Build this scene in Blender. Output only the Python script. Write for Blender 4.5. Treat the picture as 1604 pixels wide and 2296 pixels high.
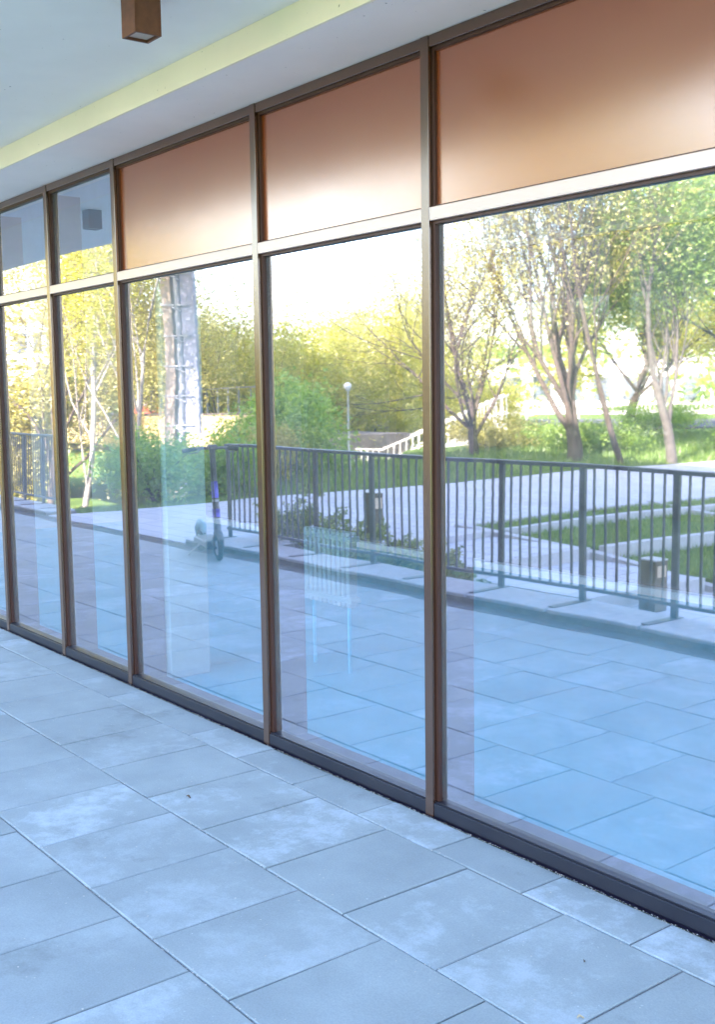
import bpy, math, random
import numpy as np
from mathutils import Vector, Matrix, Euler
random.seed(7)
RNG = np.random.default_rng(11)
for o in list(bpy.data.objects):
    bpy.data.objects.remove(o)
SC = bpy.context.scene
COL = SC.collection

# ------------------------------------------------------------------ camera
cam = bpy.data.cameras.new('camera')
camo = bpy.data.objects.new('camera', cam)
COL.objects.link(camo)
SC.camera = camo
yaw, pitch, roll = .9131, .1086, -.0142
f_ = Vector((-math.sin(yaw)*math.cos(pitch), math.cos(yaw)*math.cos(pitch), -math.sin(pitch)))
r_ = f_.cross(Vector((0, 0, 1))).normalized()
u_ = r_.cross(f_)
r2 = math.cos(roll)*r_ + math.sin(roll)*u_
u2 = -math.sin(roll)*r_ + math.cos(roll)*u_
M4 = Matrix((r2, u2, -f_)).transposed().to_4x4()
M4.translation = Vector((0, -2.52, 1.5))
camo.matrix_world = M4
cam.sensor_fit = 'VERTICAL'
cam.sensor_height = 36
cam.lens = 36*2506.9/2296
cam.clip_end = 3000
cam.clip_start = .05

# ------------------------------------------------------------------ world, sun, exposure
SUN_EL = math.radians(31)
SUN_AZ = math.atan2(.94, .34)             # direction towards the sun, seen from above
W = bpy.data.worlds.new('World')
SC.world = W
W.use_nodes = True
wn = W.node_tree
sky = wn.nodes.new('ShaderNodeTexSky')
sky.sky_type = 'NISHITA'
sky.sun_disc = False
sky.sun_elevation = SUN_EL
sky.sun_rotation = math.pi/2 - SUN_AZ
sky.air_density = 1.0
sky.dust_density = 2.0
sky.ozone_density = 1.0
wn.links.new(sky.outputs[0], wn.nodes['Background'].inputs[0])
wn.nodes['Background'].inputs[1].default_value = .15
sl = bpy.data.lights.new('sun', 'SUN')
sl.energy = 4.0
sl.angle = math.radians(.5)
sl.color = (1.0, .93, .80)
slo = bpy.data.objects.new('sun', sl)
COL.objects.link(slo)
sd = Vector((math.cos(SUN_AZ)*math.cos(SUN_EL), math.sin(SUN_AZ)*math.cos(SUN_EL), math.sin(SUN_EL)))
slo.rotation_euler = sd.to_track_quat('Z', 'Y').to_euler()
slo.location = sd*60
SC.view_settings.view_transform = 'Standard'
SC.view_settings.look = 'None'
SC.view_settings.exposure = 3.68
SC.view_settings.gamma = 1
SC.render.engine = 'CYCLES'
SC.cycles.caustics_reflective = True
SC.cycles.caustics_refractive = False
SC.cycles.sample_clamp_indirect = 6
SC.cycles.max_bounces = 10
SC.cycles.transparent_max_bounces = 16

# ------------------------------------------------------------------ helpers
class MB:
    def __init__(s):
        s.v = []; s.f = []; s.sm = []
    def box(s, x0, x1, y0, y1, z0, z1, M=None, bev=0):
        if bev:
            b = bev
            vs = []
            for (z, i) in ((z0, b), (z0+b, 0), (z1-b, 0), (z1, b)):
                for (x, y) in ((x0+i, y0), (x1-i, y0), (x1, y0+i), (x1, y1-i), (x1-i, y1), (x0+i, y1), (x0, y1-i), (x0, y0+i)):
                    cx, cy = (x0+x1)/2, (y0+y1)/2
                    if i:
                        pass
                    vs.append((min(max(x, x0+(i if z in (z0, z1) else 0)), x1-(i if z in (z0, z1) else 0)),
                               min(max(y, y0+(i if z in (z0, z1) else 0)), y1-(i if z in (z0, z1) else 0)), z))
            # middle rings: chamfered corners
            n = len(s.v)
            ring = lambda z, i, c: [(x0+i+c, y0+i, z), (x1-i-c, y0+i, z), (x1-i, y0+i+c, z), (x1-i, y1-i-c, z), (x1-i-c, y1-i, z), (x0+i+c, y1-i, z), (x0+i, y1-i-c, z), (x0+i, y0+i+c, z)]
            vs = ring(z0, b, b*.5)+ring(z0+b, 0, b)+ring(z1-b, 0, b)+ring(z1, b, b*.5)
            if M: vs = [tuple(M @ Vector(p)) for p in vs]
            s.v += vs
            s.f.append([n+i for i in range(7, -1, -1)]); s.f.append([n+24+i for i in range(8)])
            for k in range(3):
                for i in range(8):
                    j = (i+1) % 8
                    s.f.append([n+k*8+i, n+k*8+j, n+k*8+8+j, n+k*8+8+i])
            return s
        n = len(s.v)
        vs = [(x, y, z) for z in (z0, z1) for (x, y) in ((x0, y0), (x1, y0), (x1, y1), (x0, y1))]
        if M: vs = [tuple(M @ Vector(p)) for p in vs]
        s.v += vs
        s.f += [[n+3, n+2, n+1, n], [n+4, n+5, n+6, n+7], [n, n+1, n+5, n+4], [n+1, n+2, n+6, n+5], [n+2, n+3, n+7, n+6], [n+3, n, n+4, n+7]]
        return s
    def tube(s, pts, rad, seg=8, cap=True):
        pts = [Vector(p) for p in pts]
        if not hasattr(rad, '__len__'): rad = [rad]*len(pts)
        n0 = len(s.v)
        up = Vector((0, 0, 1))
        for i, p in enumerate(pts):
            d = (pts[min(i+1, len(pts)-1)]-pts[max(i-1, 0)])
            d = d.normalized() if d.length > 1e-9 else Vector((0, 0, 1))
            a = d.cross(up if abs(d.z) < .95 else Vector((1, 0, 0))).normalized()
            b = d.cross(a)
            for k in range(seg):
                t = 2*math.pi*k/seg
                s.v.append(tuple(p+(a*math.cos(t)+b*math.sin(t))*rad[i]))
        for i in range(len(pts)-1):
            for k in range(seg):
                k2 = (k+1) % seg
                a, b = n0+i*seg, n0+(i+1)*seg
                s.f.append([a+k, a+k2, b+k2, b+k])
        if cap:
            s.f.append([n0+k for k in range(seg)])
            s.f.append([n0+(len(pts)-1)*seg+k for k in range(seg-1, -1, -1)])
        return s
    def torus(s, c, R, r, axis=(0, 1, 0), seg=22, sub=8):
        ax = Vector(axis).normalized()
        a = ax.orthogonal().normalized(); b = ax.cross(a); c = Vector(c); n = len(s.v)
        for i in range(seg):
            t = 2*math.pi*i/seg
            e = a*math.cos(t)+b*math.sin(t)
            for k in range(sub):
                q = 2*math.pi*k/sub
                s.v.append(tuple(c+e*(R+r*math.cos(q))+ax*r*math.sin(q)))
        for i in range(seg):
            for k in range(sub):
                i2 = (i+1) % seg; k2 = (k+1) % sub
                s.f.append([n+i*sub+k, n+i2*sub+k, n+i2*sub+k2, n+i*sub+k2])
        return s
    def ball(s, c, r, seg=12, rings=8, sc=(1, 1, 1)):
        n = len(s.v)
        for i in range(rings+1):
            th = math.pi*i/rings
            for k in range(seg):
                ph = 2*math.pi*k/seg
                s.v.append((c[0]+r*sc[0]*math.sin(th)*math.cos(ph), c[1]+r*sc[1]*math.sin(th)*math.sin(ph), c[2]+r*sc[2]*math.cos(th)))
        for i in range(rings):
            for k in range(seg):
                k2 = (k+1) % seg
                s.f.append([n+i*seg+k, n+(i+1)*seg+k, n+(i+1)*seg+k2, n+i*seg+k2])
        return s
    def build(s, name, mat, parent=None, smooth=False):
        me = bpy.data.meshes.new(name)
        me.from_pydata([tuple(v) for v in s.v], [], s.f)
        me.materials.append(mat)
        if smooth:
            for p in me.polygons: p.use_smooth = True
        me.validate(); me.update()
        o = bpy.data.objects.new(name, me)
        COL.objects.link(o)
        if parent: o.parent = parent
        return o

def tag(o, label=None, cat=None, group=None, kind=None):
    if label: o['label'] = label
    if cat: o['category'] = cat
    if group: o['group'] = group
    if kind: o['kind'] = kind
    return o
def empty(name, loc=(0, 0, 0), rz=0):
    o = bpy.data.objects.new(name, None); COL.objects.link(o)
    o.location = loc; o.rotation_euler = (0, 0, rz); o.empty_display_size = .1
    return o
def copy_tree(o, parent=None):
    c = o.copy(); COL.objects.link(c); c.parent = parent
    for ch in list(o.children): copy_tree(ch, c)
    return c

def quadmesh(name, P, mat, parent=None, nper=4, attr=None):
    """P: (n, nper, 3) array of separate faces."""
    n = P.shape[0]
    me = bpy.data.meshes.new(name)
    me.vertices.add(n*nper)
    me.vertices.foreach_set('co', P.reshape(-1).astype(np.float32))
    me.loops.add(n*nper)
    me.loops.foreach_set('vertex_index', np.arange(n*nper, dtype=np.int32))
    me.polygons.add(n)
    me.polygons.foreach_set('loop_start', np.arange(0, n*nper, nper, dtype=np.int32))
    me.polygons.foreach_set('loop_total', np.full(n, nper, dtype=np.int32))
    me.update(calc_edges=True)
    me.materials.append(mat)
    o = bpy.data.objects.new(name, me); COL.objects.link(o)
    if parent: o.parent = parent
    return o

# ------------------------------------------------------------------ materials
def mat(name):
    m = bpy.data.materials.new(name); m.use_nodes = True
    nt = m.node_tree
    return m, nt, nt.nodes['Principled BSDF']
def N(nt, t, **kw):
    n = nt.nodes.new(t)
    for k, v in kw.items(): setattr(n, k, v)
    return n
def noise(nt, scale, detail=4, rough=.5, coord='Object', vec=None, mapscale=None):
    tc = N(nt, 'ShaderNodeTexCoord')
    src = tc.outputs[coord]
    if vec is not None: src = vec
    if mapscale:
        mp = N(nt, 'ShaderNodeMapping'); mp.inputs['Scale'].default_value = mapscale
        nt.links.new(src, mp.inputs[0]); src = mp.outputs[0]
    n = N(nt, 'ShaderNodeTexNoise')
    n.inputs['Scale'].default_value = scale; n.inputs['Detail'].default_value = detail; n.inputs['Roughness'].default_value = rough
    nt.links.new(src, n.inputs['Vector'])
    return n
def ramp(nt, src, stops):
    r = N(nt, 'ShaderNodeValToRGB')
    e = r.color_ramp.elements
    while len(e) > 1: e.remove(e[-1])
    e[0].position = stops[0][0]; e[0].color = (*stops[0][1], 1)
    for p, c in stops[1:]:
        k = e.new(p); k.color = (*c, 1)
    nt.links.new(src, r.inputs[0])
    return r
def bump(nt, b, src, dist, strength=1):
    u = N(nt, 'ShaderNodeBump'); u.inputs['Distance'].default_value = dist; u.inputs['Strength'].default_value = strength
    nt.links.new(src, u.inputs['Height']); nt.links.new(u.outputs[0], b.inputs['Normal'])
    return u
def simple(name, c, rough=.5, metal=0, var=.15, scale=30, bmp=0, spec=.5):
    m, nt, b = mat(name)
    n = noise(nt, scale, 5, .6)
    lo = tuple(x*(1-var) for x in c); hi = tuple(min(1, x*(1+var)) for x in c)
    r = ramp(nt, n.outputs[0], [(.3, lo), (.7, hi)])
    nt.links.new(r.outputs[0], b.inputs['Base Color'])
    b.inputs['Roughness'].default_value = rough; b.inputs['Metallic'].default_value = metal
    b.inputs['Specular IOR Level'].default_value = spec
    if bmp: bump(nt, b, n.outputs[0], bmp)
    return m

MT = {}
# satin brown coated aluminium warmed with painted-in orange glow, with dust streaks
def coated(name, c, rough, metal, grime=(.5, .45, .4), gamt=.25, coat=0, tint=(.95, .92, .92)):
    m, nt, b = mat(name)
    n = noise(nt, 3, 3, .5, mapscale=(1, 1, .6))
    n2 = noise(nt, 160, 2)
    r = ramp(nt, n.outputs[0], [(.35, c), (.8, tuple(a*(1-gamt)+g*gamt for a, g in zip(c, grime)))])
    nt.links.new(r.outputs[0], b.inputs['Base Color'])
    b.inputs['Metallic'].default_value = metal
    rr = N(nt, 'ShaderNodeMapRange'); rr.inputs['To Min'].default_value = rough*.85; rr.inputs['To Max'].default_value = rough*1.2
    nt.links.new(n.outputs[0], rr.inputs[0]); nt.links.new(rr.outputs[0], b.inputs['Roughness'])
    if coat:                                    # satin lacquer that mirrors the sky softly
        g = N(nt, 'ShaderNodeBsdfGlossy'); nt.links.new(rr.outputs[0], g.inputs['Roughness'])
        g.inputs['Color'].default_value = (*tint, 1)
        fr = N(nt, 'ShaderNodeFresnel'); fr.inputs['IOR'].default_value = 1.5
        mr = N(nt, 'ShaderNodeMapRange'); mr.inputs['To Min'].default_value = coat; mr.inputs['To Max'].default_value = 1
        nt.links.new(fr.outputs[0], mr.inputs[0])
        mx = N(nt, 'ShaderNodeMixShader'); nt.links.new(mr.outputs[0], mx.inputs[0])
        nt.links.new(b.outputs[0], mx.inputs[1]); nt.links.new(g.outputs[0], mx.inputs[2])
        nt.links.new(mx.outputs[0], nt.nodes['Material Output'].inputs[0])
    return m
MT['frame'] = coated('glow_warmed_frame_coating', (.036, .011, .005), .22, .0, (.10, .07, .05), .10, coat=.085, tint=(1, .74, .58))  # warm base and gloss tint carry an orange glow
MT['frame_dark'] = coated('dark_rail_coating', (.012, .012, .020), .38, .0, (.15, .15, .17), .06)
MT['bead'] = coated('glazing_bead_coating', (.045, .012, .006), .5, .0, (.2, .1, .06), .1)
MT['transom'] = coated('sky_lit_transom_coating', (.42, .27, .23), .37, .0, coat=.2, tint=(.95, .80, .74))  # frame coating made pale to imitate sky reflected in the transom
MT['spandrel'] = coated('glow_orange_satin_panel', (.20, .034, .003), .21, .0, (.2, .07, .03), .10, coat=.20, tint=(1, .70, .54))  # orange glow put into the panel colour and its gloss tint

# coated facade glass: strong mirror with fine roller-wave distortion, faint haze film, rest looks through
def glassmat():
    m, nt, b = mat('reflective_facade_glass')
    nt.nodes.remove(b)
    out = nt.nodes['Material Output']
    geo = N(nt, 'ShaderNodeNewGeometry')
    tc = N(nt, 'ShaderNodeTexCoord')
    def nz(sc, det, ms):
        mp = N(nt, 'ShaderNodeMapping'); mp.inputs['Scale'].default_value = ms
        nt.links.new(tc.outputs['Object'], mp.inputs[0])
        n = N(nt, 'ShaderNodeTexNoise'); n.inputs['Scale'].default_value = sc; n.inputs['Detail'].default_value = det
        nt.links.new(mp.outputs[0], n.inputs['Vector'])
        s = N(nt, 'ShaderNodeVectorMath', operation='SUBTRACT'); s.inputs[1].default_value = (.5, .5, .5)
        nt.links.new(n.outputs['Color'], s.inputs[0])
        return s.outputs[0]
    fine = nz(1, 2, (1.6, 1, 42))
    wave = nz(1, 1, (1.5, 1, 1.1))
    amp = nz(1, 0, (1.2, 1, .9))
    def mul(v, k):
        a = N(nt, 'ShaderNodeVectorMath', operation='MULTIPLY'); nt.links.new(v, a.inputs[0])
        a.inputs[1].default_value = k
        return a.outputs[0]
    al = N(nt, 'ShaderNodeVectorMath', operation='LENGTH'); nt.links.new(amp, al.inputs[0])
    f2 = N(nt, 'ShaderNodeVectorMath', operation='SCALE'); nt.links.new(mul(fine, (.0036, 0, .0012)), f2.inputs[0]); nt.links.new(al.outputs['Value'], f2.inputs['Scale'])
    a1 = N(nt, 'ShaderNodeVectorMath', operation='ADD'); nt.links.new(f2.outputs[0], a1.inputs[0]); nt.links.new(mul(wave, (.008, 0, .007)), a1.inputs[1])
    a2 = N(nt, 'ShaderNodeVectorMath', operation='ADD'); nt.links.new(a1.outputs[0], a2.inputs[0]); nt.links.new(geo.outputs['Normal'], a2.inputs[1])
    nn = N(nt, 'ShaderNodeVectorMath', operation='NORMALIZE'); nt.links.new(a2.outputs[0], nn.inputs[0])
    gl = N(nt, 'ShaderNodeBsdfGlossy'); gl.inputs['Roughness'].default_value = .018; gl.inputs['Color'].default_value = (.93, .89, 1, 1)
    nt.links.new(nn.outputs[0], gl.inputs['Normal'])
    tr = N(nt, 'ShaderNodeBsdfTransparent'); tr.inputs['Color'].default_value = (.97, 1, 1, 1)
    fr = N(nt, 'ShaderNodeFresnel'); fr.inputs['IOR'].default_value = 1.5
    mr = N(nt, 'ShaderNodeMapRange'); mr.inputs['To Min'].default_value = .48; mr.inputs['To Max'].default_value = 1
    nt.links.new(fr.outputs[0], mr.inputs[0])
    mx = N(nt, 'ShaderNodeMixShader'); nt.links.new(mr.outputs[0], mx.inputs[0]); nt.links.new(tr.outputs[0], mx.inputs[1]); nt.links.new(gl.outputs[0], mx.inputs[2])
    # pale diffuse film, paints a washed-out haze over the reflections
    df = N(nt, 'ShaderNodeBsdfDiffuse'); df.inputs['Color'].default_value = (.75, .73, .70, 1)
    dn = noise(nt, 14, 6, .7)
    dr = N(nt, 'ShaderNodeMapRange'); dr.inputs['From Min'].default_value = .35; dr.inputs['From Max'].default_value = .8; dr.inputs['To Min'].default_value = .035; dr.inputs['To Max'].default_value = .09
    nt.links.new(dn.outputs[0], dr.inputs[0])
    sx = N(nt, 'ShaderNodeSeparateXYZ'); nt.links.new(geo.outputs['True Normal'], sx.inputs[0])
    l0 = N(nt, 'ShaderNodeMath', operation='LESS_THAN'); l0.inputs[1].default_value = -.5; nt.links.new(sx.outputs['Y'], l0.inputs[0])
    nb = N(nt, 'ShaderNodeMath', operation='SUBTRACT'); nb.inputs[0].default_value = 1; nt.links.new(geo.outputs['Backfacing'], nb.inputs[1])
    lt = N(nt, 'ShaderNodeMath', operation='MULTIPLY'); nt.links.new(l0.outputs[0], lt.inputs[0]); nt.links.new(nb.outputs[0], lt.inputs[1])
    dm = N(nt, 'ShaderNodeMath', operation='MULTIPLY'); nt.links.new(lt.outputs[0], dm.inputs[0]); nt.links.new(dr.outputs[0], dm.inputs[1])
    fm = N(nt, 'ShaderNodeMath', operation='MULTIPLY'); nt.links.new(lt.outputs[0], fm.inputs[0]); nt.links.new(mr.outputs[0], fm.inputs[1])
    nt.links.new(fm.outputs[0], mx.inputs[0])
    m2 = N(nt, 'ShaderNodeMixShader'); nt.links.new(dm.outputs[0], m2.inputs[0]); nt.links.new(mx.outputs[0], m2.inputs[1]); nt.links.new(df.outputs[0], m2.inputs[2])
    nt.links.new(m2.outputs[0], out.inputs[0])
    return m
MT['glass'] = glassmat()

def tinted():
    m, nt, b = mat('added_dark_back_glass'); nt.nodes.remove(b)
    t = N(nt, 'ShaderNodeBsdfTransparent'); t.inputs[0].default_value = (.10, .12, .135, 1)  # tint chosen to dim sun entering by the added back windows
    g = N(nt, 'ShaderNodeBsdfGlossy'); g.inputs['Roughness'].default_value = .02
    x = N(nt, 'ShaderNodeMixShader'); x.inputs[0].default_value = .06
    nt.links.new(t.outputs[0], x.inputs[1]); nt.links.new(g.outputs[0], x.inputs[2]); nt.links.new(x.outputs[0], nt.nodes['Material Output'].inputs[0])
    return m
MT['tinted'] = tinted()
def stucco(name, c, bm=.0015):
    m, nt, b = mat(name)
    n = noise(nt, 260, 3, .7); n2 = noise(nt, 2.2, 5, .6)
    r = ramp(nt, n2.outputs[0], [(.3, tuple(x*.93 for x in c)), (.7, c)])
    sp = noise(nt, 55, 2, .5)
    r2 = ramp(nt, sp.outputs[0], [(.22, (.45, .40, .38)), (.25, (1, 1, 1))])
    mx = N(nt, 'ShaderNodeMix', data_type='RGBA', blend_type='MULTIPLY'); mx.inputs[0].default_value = 1
    nt.links.new(r.outputs[0], mx.inputs[6]); nt.links.new(r2.outputs[0], mx.inputs[7])
    nt.links.new(mx.outputs[2], b.inputs['Base Color'])
    b.inputs['Roughness'].default_value = .9
    bump(nt, b, n.outputs[0], bm, .6)
    return m
MT['soffit'] = stucco('white_stucco', (.96, .87, .77))
MT['soffit_edge'] = stucco('cream_stucco', (.96, .81, .62))
MT['soffit_low'] = stucco('off_white_stucco', (.96, .82, .76))

def paving():
    m, nt, b = mat('concrete_slabs')
    at = N(nt, 'ShaderNodeAttribute'); at.attribute_name = 'tone'
    ad = N(nt, 'ShaderNodeVectorMath', operation='ADD')
    tc = N(nt, 'ShaderNodeTexCoord'); nt.links.new(tc.outputs['Object'], ad.inputs[0])
    sc = N(nt, 'ShaderNodeVectorMath', operation='SCALE'); sc.inputs['Scale'].default_value = 7
    nt.links.new(at.outputs['Color'], sc.inputs[0]); nt.links.new(sc.outputs[0], ad.inputs[1])
    big = noise(nt, 2.6, 6, .62, vec=ad.outputs[0])
    fine = noise(nt, 170, 4, .7)
    mid = noise(nt, 11, 8, .72, vec=ad.outputs[0])
    base = ramp(nt, big.outputs[0], [(.3, (.27, .305, .32)), (.55, (.325, .365, .38)), (.75, (.375, .42, .44))])
    # pale bloom of lime on the slab faces
    mm = N(nt, 'ShaderNodeMath', operation='MULTIPLY'); nt.links.new(big.outputs[0], mm.inputs[0]); nt.links.new(mid.outputs[0], mm.inputs[1])
    bl = ramp(nt, mm.outputs[0], [(.25, (0, 0, 0)), (.36, (.7, .7, .7))])
    sg = N(nt, 'ShaderNodeSeparateColor'); nt.links.new(at.outputs['Color'], sg.inputs[0])
    gm = N(nt, 'ShaderNodeMapRange'); gm.inputs['From Min'].default_value = .25; gm.inputs['From Max'].default_value = .95; nt.links.new(sg.outputs[1], gm.inputs[0])
    bg = N(nt, 'ShaderNodeMath', operation='MULTIPLY'); nt.links.new(bl.outputs[0], bg.inputs[0]); nt.links.new(gm.outputs[0], bg.inputs[1])
    mx = N(nt, 'ShaderNodeMix', data_type='RGBA'); nt.links.new(bg.outputs[0], mx.inputs[0]); nt.links.new(base.outputs[0], mx.inputs[6]); mx.inputs[7].default_value = (.50, .56, .64, 1)
    sn = noise(nt, 95, 2, .5); sr0 = ramp(nt, sn.outputs[0], [(.70, (0, 0, 0)), (.74, (.8, .8, .8))])
    mk = noise(nt, 2.3, 3, .6); mkr = ramp(nt, mk.outputs[0], [(.48, (0, 0, 0)), (.62, (1, 1, 1))])
    ms_ = N(nt, 'ShaderNodeMath', operation='MULTIPLY'); nt.links.new(sr0.outputs[0], ms_.inputs[0]); nt.links.new(mkr.outputs[0], ms_.inputs[1])
    mx0 = mx
    mx = N(nt, 'ShaderNodeMix', data_type='RGBA'); nt.links.new(ms_.outputs[0], mx.inputs[0]); nt.links.new(mx0.outputs[2], mx.inputs[6]); mx.inputs[7].default_value = (.62, .65, .70, 1)
    # dark damp stains
    st = noise(nt, 1.7, 7, .7)
    sr = ramp(nt, st.outputs[0], [(.26, (.60, .60, .57)), (.42, (1, 1, 1))])
    m2 = N(nt, 'ShaderNodeMix', data_type='RGBA', blend_type='MULTIPLY'); m2.inputs[0].default_value = 1
    nt.links.new(mx.outputs[2], m2.inputs[6]); nt.links.new(sr.outputs[0], m2.inputs[7])
    # slab tone and fine aggregate
    tr = N(nt, 'ShaderNodeMapRange'); tr.inputs['To Min'].default_value = .90; tr.inputs['To Max'].default_value = 1.07
    nt.links.new(at.outputs['Fac'], tr.inputs[0])
    fr = ramp(nt, fine.outputs[0], [(.3, (.80, .80, .80)), (.7, (1.0, 1.0, 1.0))])
    m3 = N(nt, 'ShaderNodeMix', data_type='RGBA', blend_type='MULTIPLY'); m3.inputs[0].default_value = 1
    nt.links.new(m2.outputs[2], m3.inputs[6]); nt.links.new(fr.outputs[0], m3.inputs[7])
    vs = N(nt, 'ShaderNodeVectorMath', operation='SCALE'); nt.links.new(m3.outputs[2], vs.inputs[0]); nt.links.new(tr.outputs[0], vs.inputs['Scale'])
    nt.links.new(vs.outputs[0], b.inputs['Base Color'])
    b.inputs['Roughness'].default_value = .62
    bump(nt, b, fine.outputs[0], .0006, .6)
    return m
MT['slab'] = paving()
MT['bed'] = simple('jointing_sand', (.17, .17, .18), .95, 0, .5, 220, .002)
MT['sand'] = simple('loose_sand_grains', (.5, .46, .42), .9, 0, .3, 300)

def pathmat(name, bw=.6, bh=.3, col=(.52, .53, .58)):
    m, nt, b = mat(name)
    tc = N(nt, 'ShaderNodeTexCoord')
    br = N(nt, 'ShaderNodeTexBrick'); br.inputs['Scale'].default_value = 1
    br.inputs['Brick Width'].default_value = bw; br.inputs['Row Height'].default_value = bh; br.inputs['Mortar Size'].default_value = .008
    br.inputs['Color1'].default_value = (*col, 1); br.inputs['Color2'].default_value = (*[c*.88 for c in col], 1); br.inputs['Mortar'].default_value = (*[c*.45 for c in col], 1)
    nt.links.new(tc.outputs['Object'], br.inputs['Vector'])
    n = noise(nt, 3, 6, .6)
    r = ramp(nt, n.outputs[0], [(.3, (.85, .85, .85)), (.7, (1, 1, 1))])
    mx = N(nt, 'ShaderNodeMix', data_type='RGBA', blend_type='MULTIPLY'); mx.inputs[0].default_value = 1
    nt.links.new(br.outputs[0], mx.inputs[6]); nt.links.new(r.outputs[0], mx.inputs[7]); nt.links.new(mx.outputs[2], b.inputs['Base Color'])
    b.inputs['Roughness'].default_value = .75
    return m
MT['path'] = pathmat('path_paving')
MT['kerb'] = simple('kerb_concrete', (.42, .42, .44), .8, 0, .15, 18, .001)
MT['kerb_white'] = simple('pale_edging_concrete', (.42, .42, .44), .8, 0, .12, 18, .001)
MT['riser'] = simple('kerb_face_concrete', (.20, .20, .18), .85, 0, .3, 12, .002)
MT['rail'] = simple('grey_railing_paint', (.075, .08, .10), .4, .3, .2, 40)
MT['grate'] = simple('galvanised_grating', (.20, .21, .23), .45, .6, .25, 60)
MT['brown'] = simple('brown_lamp_housing', (.17, .06, .028), .5, .1, .15, 50)
MT['lens'] = simple('frosted_lamp_glass', (.55, .42, .32), .35, 0, .05, 20)
MT['bollard'] = simple('dark_brown_bollard_paint', (.09, .06, .045), .5, .2, .2, 30)
def leafmat(name, c1, c2, c3, trans=.5, gl=.12):
    m, nt, b = mat(name)
    nt.nodes.remove(b)
    out = nt.nodes['Material Output']
    g = N(nt, 'ShaderNodeNewGeometry')
    r = ramp(nt, g.outputs['Random Per Island'], [(0, c1), (.5, c2), (1, c3)])
    d = N(nt, 'ShaderNodeBsdfDiffuse'); t = N(nt, 'ShaderNodeBsdfTranslucent'); gz = N(nt, 'ShaderNodeBsdfGlossy'); gz.inputs['Roughness'].default_value = .45
    nt.links.new(r.outputs[0], d.inputs[0])
    hs = N(nt, 'ShaderNodeMix', data_type='RGBA', blend_type='MULTIPLY'); hs.inputs[0].default_value = 1; hs.inputs[7].default_value = (1.5, 1.35, .5, 1)
    nt.links.new(r.outputs[0], hs.inputs[6]); nt.links.new(hs.outputs[2], t.inputs[0])
    x = N(nt, 'ShaderNodeMixShader'); x.inputs[0].default_value = trans
    nt.links.new(d.outputs[0], x.inputs[1]); nt.links.new(t.outputs[0], x.inputs[2])
    y = N(nt, 'ShaderNodeMixShader'); y.inputs[0].default_value = gl*.4
    nt.links.new(x.outputs[0], y.inputs[1]); nt.links.new(gz.outputs[0], y.inputs[2]); nt.links.new(y.outputs[0], out.inputs[0])
    return m
MT['leaf_y'] = leafmat('glow_yellowed_green_leaves', (.26, .30, .03), (.40, .42, .05), (.52, .48, .08))  # yellow raised in the leaf colour to imitate warm glow
MT['leaf_g'] = leafmat('mid_green_leaves', (.10, .18, .03), (.18, .29, .05), (.30, .40, .08))
MT['leaf_olive'] = leafmat('olive_spring_leaves', (.22, .22, .06), (.34, .33, .09), (.46, .42, .15))
MT['leaf_bush'] = leafmat('bright_shrub_leaves', (.10, .22, .03), (.20, .36, .05), (.32, .46, .09))
MT['juniper'] = leafmat('juniper_sprays', (.09, .14, .04), (.17, .22, .06), (.28, .30, .10), .3)
MT['blade'] = leafmat('grass_blades', (.07, .14, .02), (.13, .22, .04), (.22, .30, .07), .4)
MT['bark'] = simple('brown_bark', (.065, .047, .036), .9, 0, .4, 14, .01)
MT['bark_grey'] = simple('grey_bark', (.075, .065, .056), .9, 0, .4, 14, .01)
def birch():
    m, nt, b = mat('birch_bark')
    n = noise(nt, 9, 4, .6, mapscale=(1, 1, 3))
    r = ramp(nt, n.outputs[0], [(.36, (.05, .045, .04)), (.44, (.24, .22, .19))])
    nt.links.new(r.outputs[0], b.inputs['Base Color']); b.inputs['Roughness'].default_value = .8
    return m
MT['birch'] = birch()
def grassmat():
    m, nt, b = mat('lawn_ground')
    n = noise(nt, .7, 6, .6); n2 = noise(nt, 38, 4, .7)
    r = ramp(nt, n.outputs[0], [(.3, (.085, .15, .028)), (.55, (.13, .21, .04)), (.75, (.20, .27, .07))])
    r2 = ramp(nt, n2.outputs[0], [(.3, (.55, .55, .5)), (.7, (1.15, 1.15, 1.1))])
    mx = N(nt, 'ShaderNodeMix', data_type='RGBA', blend_type='MULTIPLY'); mx.inputs[0].default_value = 1
    nt.links.new(r.outputs[0], mx.inputs[6]); nt.links.new(r2.outputs[0], mx.inputs[7]); nt.links.new(mx.outputs[2], b.inputs['Base Color'])
    b.inputs['Roughness'].default_value = .95; b.inputs['Specular IOR Level'].default_value = .1
    bump(nt, b, n2.outputs[0], .03, .8)
    return m
MT['lawn'] = grassmat()
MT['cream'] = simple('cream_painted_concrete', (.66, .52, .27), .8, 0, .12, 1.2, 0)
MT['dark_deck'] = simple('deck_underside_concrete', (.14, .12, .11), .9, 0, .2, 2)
MT['white_rail'] = simple('white_railing_paint', (.72, .70, .66), .5, 0, .08, 10)
MT['white_wall'] = simple('white_render_wall', (.72, .72, .72), .85, 0, .07, .8)
MT['blue_wall'] = simple('pale_blue_cladding', (.52, .60, .68), .6, 0, .1, .8)
MT['grey_roof'] = simple('grey_roofing', (.25, .25, .28), .8, 0, .15, 1)
MT['pink_wall'] = simple('pinkish_cladding', (.55, .46, .44), .8, 0, .1, .8)
MT['red'] = simple('red_sign_paint', (.55, .08, .05), .6, 0, .1, 3)
MT['window'] = simple('far_window_glass', (.10, .12, .15), .15, .2, .2, 1)
MT['mast_white'] = simple('mast_white_paint', (.20, .20, .24), .45, .1, .08, 5)
MT['mast_brown'] = simple('mast_brown_mesh', (.20, .15, .12), .7, .1, .2, 25)
MT['mast_grey'] = simple('mast_grey_panel', (.19, .19, .27), .6, .1, .08, 2)
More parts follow.
